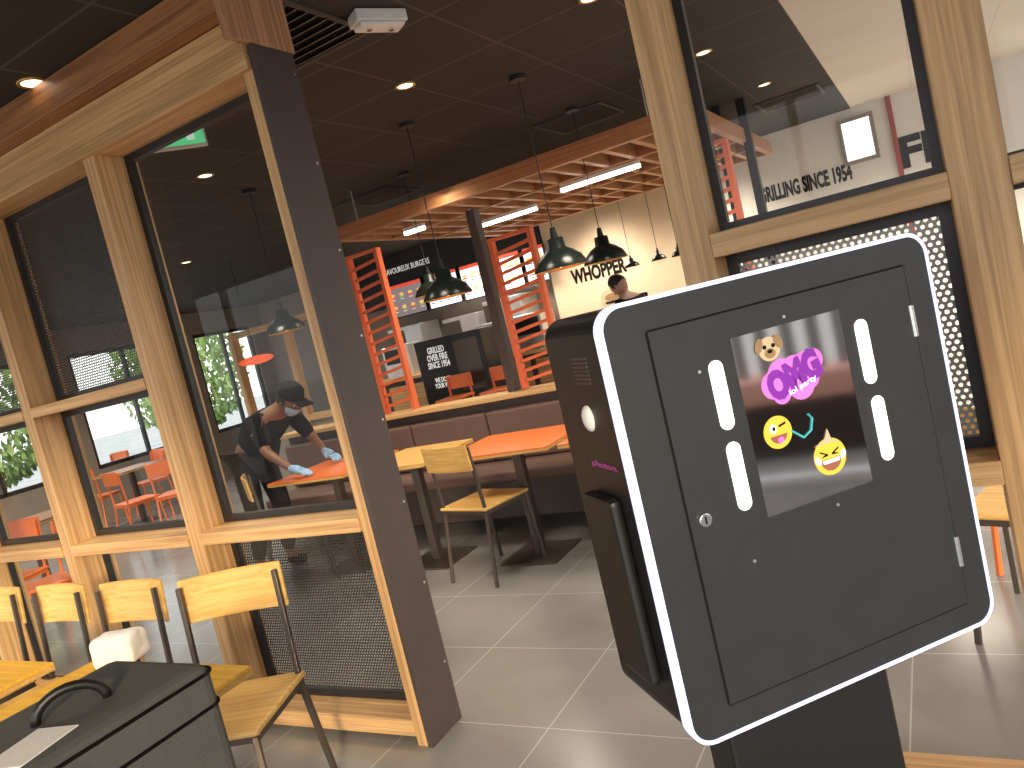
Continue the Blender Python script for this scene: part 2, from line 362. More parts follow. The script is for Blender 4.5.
lock = MB().cyl((lx, yf-.004, lz), (lx, yf-.012, lz), .0115, .0105, 24).build('lock', 'chrome', ki, .001)
MB().box(lx-.0012, lx+.0012, yf-.0128, yf-.0118, lz-.006, lz+.006).build('keyhole', 'ink', lock)
for px, py in ((910, 321), (955, 550)):
    x, z = kf(px, py)
    MB().cyl((x, yf-.006, z-.026), (x, yf-.006, z+.026), .0052).build('hinge', 'chrome', ki, smooth=False)
for px, py in ((781, 317), (835, 504), (697, 372), (752, 560)):
    x, z = kf(px, py); MB().cyl((x, yf-.006, z), (x, yf-.0075, z), .0026, n=10).build('screw', 'steel', ki)
def disc(x, z, rx, rz, n=28, rot=0):
    c, s_ = math.cos(rot), math.sin(rot)
    return [(x+c*rx*math.cos(2*PI*k/n)-s_*rz*math.sin(2*PI*k/n), z+s_*rx*math.cos(2*PI*k/n)+c*rz*math.sin(2*PI*k/n)) for k in range(n)]
def flat(poly, y, name, mat, parent, t=.0006): return MB().prism(poly, y-t, y).build(name, mat, parent)
y1 = yf-.0047
x, z = kf(767, 349)
d = flat(disc(x, z, .02, .019), y1, 'dog_sticker', 'beige', ki)
for s_ in (-1, 1): flat(disc(x+s_*.018, z+.008, .007, .012, rot=s_*.4), y1-.0007, 'ear', 'tan', d); flat(disc(x+s_*.008, z+.004, .0034, .0034), y1-.0007, 'eye', 'ink', d)
flat(disc(x, z-.007, .010, .008), y1-.0007, 'muzzle', 'tan', d); flat(disc(x, z-.004, .0045, .003), y1-.0014, 'nose', 'ink', d)
x, z = kf(791, 377)
MBs = MB()
for i, (dx, dz, r_) in enumerate(((-.038, -.004, .022), (-.018, .006, .028), (.006, .004, .03), (.028, .01, .026), (.043, .018, .018), (-.026, -.02, .017), (.012, -.014, .025), (.03, -.008, .018))):
    MBs.prism(disc(x+dx, z+dz, r_, r_), y1-.0006-i*.00003, y1)
bub = MBs.build('speech_sticker', 'pink', ki)
text('OMG', 'lettering', 'purple', .104, .05, bub, (x+.002, y1-.0014, z+.003), (PI/2, R(-14), 0), .0003, .07)
text('lol party', 'lettering', 'inkw', .055, .012, bub, (x+.014, y1-.002, z-.017), (PI/2, R(-14), 0), .0003, .01)
x, z = kf(776, 432)
d = flat(disc(x, z, .026, .026), y1, 'face_sticker', 'yellow', ki)
flat(disc(x-.008, z+.007, .0065, .0075), y1-.0007, 'eye', 'inkw', d); flat(disc(x-.007, z+.007, .0028, .0032), y1-.0014, 'pupil', 'ink', d)
flat([(x+.003, z+.007), (x+.016, z+.010), (x+.016, z+.0135), (x+.003, z+.0105)], y1-.0007, 'eye', 'ink', d)
flat([(x+.016*math.cos(a), z-.002+.016*math.sin(a)) for a in [R(190+k*16) for k in range(11)]], y1-.0007, 'mouth', 'lip', d)
flat(disc(x+.002, z-.013, .006, .005), y1-.0014, 'tongue', 'pink', d)
x2, z2 = kf(802, 428)
MB().tube([(x+.024, y1-.001, z-.004), (x2-.004, y1-.001, z2-.014), (x2+.012, y1-.001, z2-.006), (x2+.018, y1-.001, z2+.012), (x2+.012, y1-.001, z2+.02)], .0018).build('squiggle_sticker', 'teal', ki)
x, z = kf(828, 456)
d = flat(disc(x, z, .031, .03), y1, 'face_sticker', 'yellow', ki)
for s_ in (-1, 1):
    flat([(x+s_*.004, z+.005), (x+s_*.018, z+.012), (x+s_*.018, z+.009), (x+s_*.009, z+.005), (x+s_*.018, z+.001), (x+s_*.004, z+.002)], y1-.0007, 'eye', 'ink', d)
    flat(disc(x+s_*.024, z-.002, .005, .008, rot=-s_*.5), y1-.0007, 'tear', 'inkw', d)
flat([(x+.02*math.cos(a), z-.003+.02*math.sin(a)) for a in [R(180+k*18) for k in range(11)]], y1-.0007, 'mouth', 'lip', d)
flat([(x-.017, z-.004), (x+.017, z-.004), (x+.015, z-.010), (x-.015, z-.010)], y1-.0014, 'teeth', 'inkw', d)
flat([(x-.026, z+.022), (x-.006, z+.028), (x+.004, z+.045), (x+.008, z+.027), (x+.026, z+.018), (x+.004, z+.022)], y1-.0007, 'splash_sticker', 'beige', d)
# left side details
xs = -hw+.004
y0, z0 = ks(579, 372)
for k in range(7): MB().box(xs-.002, xs+.002, y0-.03, y0+.03, z0+.02-k*.0066-.0018, z0+.02-k*.0066+.0018).build('vent_slit', 'frame', ki)
y0, z0 = ks(587, 419)
MB().ball((xs, y0, z0), (.01, .02, .022), 10).build('motion_sensor', 'plastic_w', ki, smooth=True)
y0, z0 = ks(603, 467)
text('photoo.', 'lettering', 'magenta', .1, .014, ki, (xs-.001, y0, z0), (PI/2, 0, -PI/2), .0004, .02)
ya, za = ks(597, 492); yb, zb2 = ks(650, 690)
bx = MB().box(xs-.02, xs, -.06, .05, zb2+.03, za).build('print_tray', 'kside', ki, .008)
MB().box(xs-.0205, xs-.004, -.05, .04, za-.001, za+.0012).build('slot', 'ink', bx)
MB().box(-.19, .15, -.02, .07, .03, zb+.03).build('column', 'kside', ki, .006)
MB().box(-.28, .22, -.2, .22, 0, .03).build('foot_plate', 'kblack', ki, .006)
MB().box(-.24, .18, -.05, .085, zb-.03, zb+.014).build('bracket', 'kside', ki, .004)

# ------------------------------------------------------------ wooden chairs (face +y)
def make_chair(name, label, loc_, rz, mat='seatw', fr_='frame', group=None):
    t = thing(name, label, 'chair', loc_, rz, group)
    MB().box(-.205, .205, -.19, .2, .445, .465).build('seat', mat, t, .008)
    bk = MB(); n = 9
    pts = [(-.2+.4*i/n, -.215-.022*(1-((i/n-.5)*2)**2)) for i in range(n+1)]
    vs = []
    for (x, y) in pts:
        vs.append([bk.bm.verts.new((x, y+o_, z)) for o_, z in ((0, .70), (.014, .70), (.0, .86), (-.014, .86))])
    for a, b in zip(vs, vs[1:]):
        for k in range(4): bk.bm.faces.new((a[k], a[(k+1) % 4], b[(k+1) % 4], b[k]))
    bk.bm.faces.new(vs[0][::-1]); bk.bm.faces.new(vs[-1]); bk.build('backrest', mat, t, .004)
    for s_ in (-1, 1):
        MB().bar((s_*.185, .18, .44), (s_*.195, .21, 0), .02).build('leg', fr_, t, .003)
        MB().bar((s_*.185, -.17, .44), (s_*.195, -.235, 0), .02).build('leg', fr_, t, .003)
        MB().bar((s_*.185, -.17, .43), (s_*.185, -.195, .84), .018).build('back_post', fr_, t, .003)
    MB().box(-.185, .185, .165, .185, .42, .444).box(-.185, .185, -.18, -.16, .42, .444).box(-.195, -.175, -.17, .17, .42, .444).box(.175, .195, -.17, .17, .42, .444).build('seat_frame', fr_, t, .002)
    return t
RG = 'yellow wood chairs along the near tables'
c0 = make_chair('wooden_chair', 'wooden chair with the widest backrest in view, turned out beside the divider end post', (-2.25, 1.54, 0), R(180+22), group=RG)
row = [dup(c0, (-2.83, 1.47, 0), R(182), 'wooden chair directly behind the crumpled white paper bag', RG),
       dup(c0, (-3.33, 1.47, 0), R(178), 'wooden chair second to the left of the white paper bag', RG),
       dup(c0, (-3.83, 1.47, 0), R(180), 'wooden chair cut by the left photo edge at the far table end', RG)]
for r_ in row: r_.scale = (.92, 1, 1)
G2 = 'wooden chairs at the orange tables'
p = at(488, 498, 'z', .45)
dup(c0, (p.x, p.y-.05, 0), R(-14), 'wooden chair in the open walkway pulled up to the orange table', G2)
p = at(322, 508, 'z', .45)
dup(c0, (p.x, p.y-.32, 0), R(-40), 'wooden chair behind the glass in front of the cleaning worker', G2)
p = at(990, 520, 'z', .45)
dup(c0, (p.x+.16, p.y+.15, 0), R(-20), 'wooden chair beyond the divider at the right photo edge', G2)
dup(c0, (-1.42, 3.56, 0), R(0), 'wooden chair almost wholly hidden behind the left side of the kiosk', G2)

def make_table(name, label, x0, x1, y0, y1, mat, group=None, edge='seatw'):
    cx, cy = (x0+x1)/2, (y0+y1)/2; hx, hy = (x1-x0)/2, (y1-y0)/2
    t = thing(name, label, 'table', (cx, cy, 0), 0, group)
    MB().box(-hx, hx, -hy, hy, .722, .738).build('table_edge', edge, t, .003)
    MB().box(-hx, hx, -hy, hy, .738, .75).build('table_top', mat, t, .003)
    MB().box(-.03, .03, -.03, .03, .012, .71).build('pedestal', 'frame', t, .004)
    MB().box(-.2, .2, -.2, .2, 0, .012).build('base_plate', 'frame', t, .004)
    MB().box(-.22, .22, -.03, .03, .705, .722).build('bracket', 'frame', t)
    return t
make_table('cafe_table', 'yellow table holding the crumpled white paper bag', -2.5, -1.76, .94, 1.31, 'yel', 'yellow tables in front')
make_table('cafe_table', 'yellow table at the left edge behind the black carrying case', -3.6, -2.7, .75, 1.29, 'yel', 'yellow tables in front')
make_table('cafe_table', 'yellow table underneath the black carrying case', -2.0, -1.22, .2, .9, 'yel', 'yellow tables in front')
G = 'orange tables along the bench'
make_table('cafe_table', 'orange table partly hidden by the kiosk, nearest to it', -1.98, -1.3, 3.76, 4.4, 'orange_top', G)
make_table('cafe_table', 'orange table in the walkway opening behind the pulled up wooden chair', -2.82, -2.05, 3.76, 4.4, 'orange_top', G)
make_table('cafe_table', 'pale wood table between the two orange tables along the bench', -3.55, -2.95, 3.76, 4.4, 'seatw', G)
make_table('cafe_table', 'orange table being wiped by the worker in black', -4.35, -3.62, 3.76, 4.4, 'orange_top', G)
# carrying case
ZT = 1.02
bx0, bx1, by0, by1 = -1.56, -1.255, .25, .86
bg = thing('carrying_case', 'black nylon carrying case with a handle and white label in the near left corner', 'case', ((bx0+bx1)/2, (by0+by1)/2, .75), 0)
hx, hy = (bx1-bx0)/2, (by1-by0)/2; Hc = ZT-.75
MB().box(-hx, hx, -hy, hy, 0, Hc).build('body', 'bag', bg, .03, seg=4)
for zz in (Hc-.02, Hc-.08):
    rr_ = rrect(-hx-.001, hx+.001, -hy-.001, hy+.001, .03, 5)
    MB().tube([(x, y, zz) for x, y in rr_]+[(rr_[0][0], rr_[0][1], zz)], .0035, 8).build('piping' if zz > Hc-.05 else 'zipper', 'ink', bg, smooth=True)
h0 = at(36, 726, 'z', ZT)-bg.location; h1 = at(108, 696, 'z', ZT)-bg.location
hp = []
for k in range(13):
    q_ = h0.lerp(h1, .5-.5*math.cos(PI*k/12)); hp.append((q_.x, q_.y, Hc+.042*math.sin(PI*k/12)))
MB().tube(hp, .0085, 10).build('handle', 'kside', bg, smooth=True)
lp = at(30, 748, 'z', ZT)-bg.location
MB().ob((lp.x, lp.y, Hc+.0015), (.085, .11, .002), Euler((0, 0, .25)).to_matrix()).build('label_tag', 'paper', bg)
p = at(132, 652, 'z', .76)
pb = MB(); pb.ob((0, 0, .05), (.14, .1, .09))
bmesh.ops.subdivide_edges(pb.bm, edges=pb.bm.edges[:], cuts=5, use_grid_fill=True)
for v in pb.bm.verts:
    if v.co.z > .008: v.co += Vector((random.uniform(-.005, .005), random.uniform(-.005, .005), random.uniform(-.005, .005)))
    if v.co.z > .08: v.co.y *= .6
    v.co.z = max(v.co.z-.005, 0)
o = pb.build('paper_bag', 'paper', None, smooth=True); o.location = (p.x, max(p.y-.03, 1.06), .7505); o.rotation_euler = (0, 0, .4); tag(o, 'small crumpled white paper bag on the yellow table', 'paper bag')
sb_ = o.modifiers.new('soft', 'SUBSURF'); sb_.levels = 1; sb_.render_levels = 1

# ------------------------------------------------------------ bench
bn = thing('bench', 'long brown upholstered bench with a pale wood cap behind the orange tables', 'bench', (-3, 4.7, 0))
loc(bn, MB().box(-5.2, -.9, 4.5, 4.86, .12, .4), 'base', 'brown', .01)
loc(bn, MB().box(-5.2, -.9, 4.42, 4.88, .4, .48), 'seat_cushion', 'bench', .025, seg=3)
for k in range(6): loc(bn, MB().box(-5.2+k*.7167, -5.2+(k+1)*.7167-.008, 4.78, 4.88, .485, .86), 'back_cushion', 'bench', .02, seg=3)
loc(bn, MB().box(-5.22, -.88, 4.88, 5.02, 0, .93), 'back_panel', 'brown', .004)
loc(bn, MB().box(-5.25, -.85, 4.8, 5.06, .93, .965), 'cap', 'cap', .004)

def slat_screen(label, x0, x1, Y, ztop, zbot=.966, n=14):
    t = thing('slat_screen', label, 'screen', ((x0+x1)/2, Y, zbot), 0, 'orange slatted screens')
    w2 = (x1-x0)/2; H = ztop-zbot
    for s_ in (-1, 1): MB().box(s_*w2-.018, s_*w2+.018, -.03, .03, 0, H).build('post', 'red', t, .003)
    for k in range(n):
        z = .08+(H-.16)*k/(n-1); MB().ob((0, 0, z), (2*w2-.036, .02, .024), Euler((0, R(-8), 0)).to_matrix()).build('slat', 'red', t)
    MB().box(-w2-.018, w2+.018, -.03, .03, H, H+.022).build('top_rail', 'red', t)
a = at(354, 262, 'y', 4.96); b = at(381, 257, 'y', 4.96)
slat_screen('narrow orange slatted screen at the left end of the bench cap', a.x-.04, b.x-.02, 4.95, a.z+.03)
a = at(490, 265, 'y', 4.96); b = at(529, 230, 'y', 4.96)
slat_screen('orange slatted screen beside the dark post above the bench', a.x+.06, b.x+.01, 4.95, 2.08)
a = at(703, 145, 'y', 4.96); b = at(735, 140, 'y', 4.96)
slat_screen('orange slatted screen seen through the glass above the kiosk', a.x-.04, b.x-.06, 4.95, 2.25, n=17)
a = at(472, 210, 'y', 4.96)
o = MB().box(a.x-.035, a.x+.035, 4.91, 5.0, .966, a.z).build('dark_post', 'brown', None, .003); tag(o, 'dark brown square post rising from the bench cap beside the orange screen', 'post')
for px, lab in ((724, 'slim black post nearest the orange slatted screen behind the glass'), (750, 'slim black post directly beside the wall lettering behind the glass')):
    a = at(px, 150, 'y', 7.0); o = MB().box(a.x-.035, a.x+.035, 6.96, 7.04, 0, CE-.003).build('steel_post', 'black'); tag(o, lab, 'post')

# ------------------------------------------------------------ canopy
cz = 2.5
k0 = at(334, 243, 'z', cz)
cx0, cx1, cy0, cy1 = k0.x, -1.2, k0.y, 8.3
cn = thing('slatted_canopy', 'reddish wood slatted canopy hanging below the dark ceiling over the counter', 'canopy', (-3, 7, cz))
for y in (cy0, cy1-.06, (cy0+cy1)/2): loc(cn, MB().box(cx0, cx1, y, y+.06, cz, cz+.12), 'beam', 'canopy', .003)
for x in (cx0, cx1-.06): loc(cn, MB().box(x, x+.06, cy0+.06, cy1, cz+.001, cz+.119), 'beam', 'canopy', .003)
for k in range(1, 14): x = cx0+(cx1-cx0)*k/14; loc(cn, MB().box(x-.025, x+.025, cy0+.06, cy1-.06, cz+.01, cz+.1), 'slat', 'canopy')
for f_ in (.25, .75): y = cy0+(cy1-cy0)*f_; loc(cn, MB().box(cx0+.06, cx1-.06, y, y+.05, cz+.005, cz+.105), 'cross_slat', 'canopy')
for x, y in ((cx0+.3, cy0+.02), (cx1-.3, cy0+.02), (cx0+.3, cy1-.02), (cx1-.3, cy1-.02)): loc(cn, MB().cyl((x, y, cz+.11), (x, y, CE), .006), 'hanger', 'steel')
for (a, b, lab) in (((388, 236), (441, 229), 'short linear light at the left end of the slatted canopy'), ((480, 228), (537, 210), 'middle linear light below the slatted canopy'), ((556, 192), (645, 168), 'longest linear light below the slatted canopy nearest the oak post')):
    zz = cz-.06; p = at(*a, 'z', zz); q = at(*b, 'z', zz)
    ym = min(max((p.y+q.y)/2, cy0+.1), cy1-.1)
    t = thing('linear_light', lab, 'light', ((p.x+q.x)/2, ym, zz), 0, 'linear lights under the canopy')
    L = abs(q.x-p.x)/2
    MB().box(-L, L, -.03, .03, .03, .059).build('housing', 'plastic_w', t); MB().box(-L, L, -.025, .025, 0, .03).build('tube', 'strip', t)

def pendant(label, px, py, Y, rad=.15):
    p = at(px, py, 'y', Y); x, z = p.x, p.z
    t = thing('pendant_lamp', label, 'lamp', (x, Y, z), 0, 'black dome pendant lamps'); s_ = rad/.15
    MB().lathe([(.022*s_, .135*s_), (.045*s_, .13*s_), (.05*s_, .075*s_), (.085*s_, .055*s_), (.125*s_, .02*s_), (.15*s_, -.03*s_), (.15*s_, -.036*s_)]).build('shade', 'lampblack', t, smooth=True)
    MB().lathe([(.148*s_, -.035*s_), (.12*s_, .012*s_), (.08*s_, .045*s_), (.0, .055*s_)]).build('inner_shade', 'brass', t, smooth=True)
    MB().ball((0, 0, .0), .03*s_, 8).build('bulb', 'bulb', t, smooth=True)
    MB().cyl((0, 0, .13*s_), (0, 0, .19*s_), .022*s_, .014*s_).build('cap', 'lampblack', t)
    MB().cyl((0, 0, .18*s_), (0, 0, CE-z), .0035, n=8).build('cord', 'black', t)
    MB().cyl((0, 0, CE-z-.025), (0, 0, CE-z-.001), .05, .05, 20).build('ceiling_rose', 'black', t)
    return t
pendant('dome pendant lamp seen through the tall glass pane', 285, 327, 4.2)
pendant('dome pendant lamp left of the dark post over the pale wood table', 447, 291, 4.2, .165)
pendant('dome pendant lamp beside the oak post, nearest and largest', 560, 262, 4.2, .165)
pendant('dome pendant lamp just right of the largest one, further away', 605, 256, 5.3, .165)
pendant('dome pendant lamp in the far row behind the left orange screen', 432, 290, 5.3)
for px, py, lab in ((632, 265, 'small dome pendant by the cream wall, leftmost of three'), (659, 258, 'small dome pendant by the cream wall, middle of three'), (679, 254, 'small dome pendant by the cream wall, rightmost of three beside the oak post')):
    pendant(lab, px, py, 8.5, rad=.09)

dl = [(32, 82, 'round downlight in front of the divider at the upper left'), (405, 85, 'round downlight between the emergency light and the pendant cords'), (205, 175, 'round downlight seen through the tall glass pane below the exit sign'),
      (703, 52, 'round downlight seen through the glass, next to the oak post'), (764, 84, 'round downlight through the glass left of the pale ceiling'), (590, -3, 'round downlight at the top photo edge'),
      (186, 262, 'round downlight low in the tall glass pane'), (497, 172, 'round downlight between two pendant cords'), (700, 120, 'round downlight low behind the glass near the oak post')]
def downlight(x, y, lab):
    t = thing('downlight', lab, 'light', (x, y, CE-.001), 0, 'recessed round downlights')
    MB().lathe([(.055, 0), (.058, -.006), (.045, -.008), (.04, 0)]).build('trim_ring', 'brass', t, smooth=True)
    MB().cyl((0, 0, -.004), (0, 0, -.001), .042).build('lens', 'down', t)
    return t
for px, py, lab in dl:
    p = at(px, py, 'z', CE); downlight(p.x, p.y, lab)
def vent(label, px, py, n=9, sz=.28):
    p = at(px, py, 'z', CE)
    t = thing('ceiling_vent', label, 'vent', (p.x, p.y, CE), 0, 'ceiling vents')
    fr_ = MB().prism_hole([(-sz, -sz), (sz, -sz), (sz, sz), (-sz, sz)], [(-sz+.03, -sz+.03), (sz-.03, -sz+.03), (sz-.03, sz-.03), (-sz+.03, sz-.03)], -.012, -.001).build('frame', 'vent', t)
    for v in fr_.data.vertices: v.co = (v.co.x, v.co.z, v.co.y)
    fr_.data.flip_normals()
    MB().box(-sz+.03, sz-.03, -sz+.03, sz-.03, -.004, -.001).build('backing', 'ink', t)
    for k in range(n): MB().ob((0, -sz+.05+(2*sz-.1)*k/(n-1), -.012), (2*sz-.06, .022, .003), Euler((R(35), 0, 0)).to_matrix()).build('louvre', 'wallg', t)
vent('square louvred vent in the dark ceiling right of the pendant roses', 580, 118)
vent('square louvred vent in the ceiling beside the divider top', 283, 40)
vent('square louvred vent in the ceiling above the slatted canopy', 380, 196)
vent('square louvred vent seen through the glass above the kiosk', 790, 98)
p = at(378, 20, 'z', CE-.03)
t = thing('emergency_light', 'white rectangular emergency light fixed to the dark ceiling', 'light', (p.x, p.y, CE-.05), R(60))
MB().box(-.115, .115, -.05, .05, 0, .048).build('housing', 'plastic_w', t, .006); MB().box(-.1, .1, -.042, .042, -.016, -.001).build('diffuser', 'paper', t, .005)
for s_ in (-1, 1): MB().cyl((s_*.05, 0, -.017), (s_*.05, 0, -.024), .012).build('lamp', 'chrome', t)
p = at(172, 133, 'z', CE-.1)
t = thing('exit_light', 'green running man exit light hanging from the ceiling behind the glass', 'exit sign', (p.x, p.y, CE-.17), R(50))
MB().box(-.15, .15, -.02, .02, -.01, .12).build('housing', 'plastic_w', t, .004); MB().box(-.14, .14, -.024, -.0205, .0, .11).build('green_face', 'green', t)
MB().box(-.02, .02, -.015, .015, .12, .169).build('bracket', 'plastic_w', t)
mk = MB(); mk.ball((.02, -.026, .08), (.008, .001, .008), 6)
for a, b in (((.02, .07), (.005, .045)), ((.005, .045), (-.015, .03)), ((.005, .045), (.025, .03)), ((.015, .065), (.035, .055)), ((.015, .065), (-.005, .062)), ((-.09, .055), (-.04, .055)), ((-.09, .055), (-.075, .07)), ((-.09, .055), (-.075, .04))):
    mk.bar((a[0], -.026, a[1]), (b[0], -.026, b[1]), .007, .001)
mk.box(.06, .095, -.0265, -.0255, .02, .09); mk.build('symbol', 'inkw', t)

# ------------------------------------------------------------ back of the room: counter, menus
CY = 8.3
kx0, kx1 = -7.6, -1.2
ct = thing('service_counter', 'dark service counter with a pale worktop under the lit menu screens', 'counter', ((kx0+kx1)/2, CY, 0))
loc(ct, MB().box(kx0, kx1, CY, CY+.6, 0, 1.02), 'body', 'wallm', .01); loc(ct, MB().box(kx0-.03, kx1+.03, CY-.04, CY+.63, 1.02, 1.06), 'worktop', 'cap', .004)
for k in range(8): x = kx0+.1+k*.78; loc(ct, MB().box(x, x+.7, CY-.012, CY, .12, .95), 'front_panel', 'oak_x', .004)
YM = 9.4
xc_ = at(548, 265, 'y', 9.5).x
struct(MB().box(-8.5, xc_, 9.6, 9.75, 0, CE).build('wall_kitchen', 'wallg'))
bb = MB().box(-8.2, xc_-.01, 9.5, 9.598, 2.1, CE-.003).build('menu_bulkhead', 'black', None, .004); tag(bb, 'black bulkhead carrying the white lettering above the menu screens', 'bulkhead')
p = at(406, 267, 'y', 9.48)
t = thing('wall_lettering', 'white BURGERS lettering on the dark bulkhead above the menus', 'sign', (p.x, 9.495, p.z)); text('SAVOUREUX BURGERS', 'lettering', 'inkw', .85, .085, t, (0, -.001, 0), ext=.002, bold=.0)
scrs = [(391, 424), (427, 459), (462, 494), (497, 522), (525, 546)]
names = ['first lit menu screen from the left, above the counter', 'second lit menu screen from the left, above the counter', 'third lit menu screen from the left, behind the dark post', 'fourth lit menu screen from the left, above the counter', 'fifth lit menu screen, rightmost above the counter']
for i, (x0, x1) in enumerate(scrs):
    ym = lambda x: 303-.27*(x-391)
    a = at(x0, ym(x0), 'y', YM); b = at(x1, ym(x1), 'y', YM); hw_ = (b.x-a.x)/2; hz = .25
    t = thing('menu_screen', names[i], 'screen', ((a.x+b.x)/2, YM, (a.z+b.z)/2), 0, 'lit menu screens')
    MB().box(-hw_, hw_, 0, .05, -hz, hz).build('casing', 'black', t, .004)
    dsp = MB().box(-hw_+.012, hw_-.012, -.002, .001, -hz+.012, hz-.012).build('display', 'mdark' if i == 0 else 'mboard', t)
    MB().box(-hw_+.012, hw_-.012, -.004, -.002, hz-.06, hz-.012).build('header_bar', 'mred', dsp)
    for r_ in range(2):
        for c_ in range(4):
            xx = -hw_+.07+c_*(2*hw_-.14)/3; zz = .08-r_*.19
            MB().prism(disc(xx, zz+.012, .038, .022, 12), -.006, -.002).build('burger_picture', 'mbun', dsp)
            MB().box(xx-.04, xx+.04, -.006, -.002, zz-.03, zz-.012).build('burger_picture', 'mgreen' if c_ % 2 else 'mred', dsp)
            MB().box(xx-.035, xx+.03, -.005, -.002, zz-.065, zz-.052).build('price_line', 'inkw' if i == 0 else 'ink', dsp)
    MB().box(-.02, .02, .05, .098, -.1, hz+.02).build('mount', 'black', t)
p = at(447, 350, 'y', 7.5)
t = thing('display_cabinet', 'black cabinet with rows of white lettering left of the dark post', 'cabinet', (p.x, 7.7, 0))
MB().box(-.46, .5, -.2, .2, 0, 1.48).build('body', 'black', t, .01)
text('GRILLED\nOVER FIRE\nSINCE 1954', 'lettering', 'inkw', .32, .26, t, (-.16, -.203, 1.26), ext=.002, bold=.02)
text('WE DO IT\nYOUR WAY', 'lettering', 'inkw', .26, .13, t, (-.16, -.203, .95), ext=.002, bold=.02)
MB().box(.1, .44, -.206, -.2, .8, 1.4).build('glass_door', 'frame', t)
for i, (px, lab) in enumerate(((398, 'steel drinks machine at the left end of the counter'), (497, 'steel heated cabinet on the counter right of the dark post'), (535, 'steel till housing on the counter near the cream wall'))):
    p = at(px, 330, 'y', CY+.3); t = thing('counter_machine', lab, 'machine', (p.x, CY+.3, 1.06))
    MB().box(-.22, .22, -.2, .2, 0, .45).build('housing', 'steel', t, .015); MB().box(-.18, .18, -.205, -.2, .2, .4).build('panel', 'black', t)
    for s_ in (-1, 1): MB().cyl((s_*.08, -.2, .12), (s_*.08, -.25, .12), .012).build('tap', 'chrome', t)
for px, hh, lab in ((412, 1.75, 'tall steel kitchen cabinet behind the counter, left of the black cabinet'), (470, 1.7, 'tall steel kitchen cabinet behind the counter near the dark post'), (515, 1.8, 'tall steel kitchen cabinet behind the counter below the fourth menu screen')):
    p = at(px, 330, 'y', 9.2); t = thing('kitchen_cabinet', lab, 'cabinet', (p.x, 9.25, 0), 0, 'steel kitchen cabinets')
    MB().box(-.3, .3, -.25, .25, .1, hh).build('body', 'steel', t, .01)
    MB().box(-.3, .3, -.22, .22, 0, .1).build('plinth', 'black', t)
    for s_ in (-1, 1):
        dd = MB().box(s_*.15-.14, s_*.15+.14, -.262, -.25, 1.12, hh-.05).build('door', 'frame' if s_ < 0 else 'steel', t)
        MB().cyl((s_*.03, -.275, 1.3), (s_*.03, -.275, 1.45), .008).build('handle', 'chrome', dd)
xw_ = at(700, 200, 'y', 9.5).x
struct(MB().box(xc_, xw_, 9.5, 9.6, 0, CE).build('wall_cream', 'cream'))
struct(MB().box(xw_, 3.5, 9.5, 9.6, 0, CE).build('wall_pale', 'whitew'))
p = at(598, 271, 'y', 9.49); q0 = at(571, 271, 'y', 9.49); q1 = at(627, 262, 'y', 9.49)
t = thing('wall_lettering', 'dark WHOPPER lettering on the cream wall above the person', 'sign', (p.x, 9.498, p.z)); text('WHOPPER', 'lettering', 'ink', abs(q1.x-q0.x), .2, t, (0, -.001, 0), ext=.002, bold=.045)
q0 = at(757, 202, 'y', 9.49); q1 = at(852, 192, 'y', 9.49); p = at(806, 193, 'y', 9.49)
t = thing('wall_lettering', 'dark GRILLING SINCE 1954 lettering on the wall seen through the glass', 'sign', (p.x, 9.498, p.z+.1)); text('GRILLING SINCE 1954', 'lettering', 'ink', abs(q1.x-q0.x), .19, t, (0, -.001, 0), ext=.002, bold=.045)
p = at(906, 152, 'y', 9.49)
t = thing('wall_lettering', 'large dark lettering starting with F near the oak post behind the glass', 'sign', (p.x+.38, 9.498, p.z)); text('FIRE', 'lettering', 'ink', .9, .34, t, (0, -.001, 0), ext=.002, bold=.045)
p = at(613, 299, 'y', 9.49)
t = thing('wall_picture', 'small burger picture on the cream wall beneath the dark lettering', 'picture', (p.x, 9.498, p.z))
MB().prism(disc(0, 0, .17, .16), -.006, 0).build('disc', 'beige', t); MB().prism(disc(0, .03, .11, .05), -.009, -.006).build('bun', 'tan', t); MB().box(-.11, .11, -.009, -.006, -.05, -.02).build('patty', 'ink', t)
a = at(884, 96, 'y', 9.45); b = at(925, 86, 'y', 9.45)
t = thing('door_frame', 'dark red door frame at the far wall seen through the glass', 'door frame', (a.x, 9.47, 0))
w_ = b.x-a.x
for xx in (0, w_): MB().box(xx, xx+.05, -.02, .028, 0, a.z).build('jamb', 'dred', t)
MB().box(0, w_+.05, -.02, .028, a.z, a.z+.05).build('lintel', 'dred', t)
a = at(836, 122, 'y', 9.48); b = at(872, 112, 'y', 9.48)
f = struct(MB().prism_hole([(a.x, a.z-.5), (b.x, a.z-.5), (b.x, a.z), (a.x, a.z)], [(a.x+.04, a.z-.46), (b.x-.04, a.z-.46), (b.x-.04, a.z-.04), (a.x+.04, a.z-.04)], 9.46, 9.499).build('window_5', 'wallg'))
MB().box(a.x+.04, b.x-.04, 9.485, 9.495, a.z-.46, a.z-.04).build('pane', 'day', f)  # glowing panel stands in for daylight; the wall behind is solid

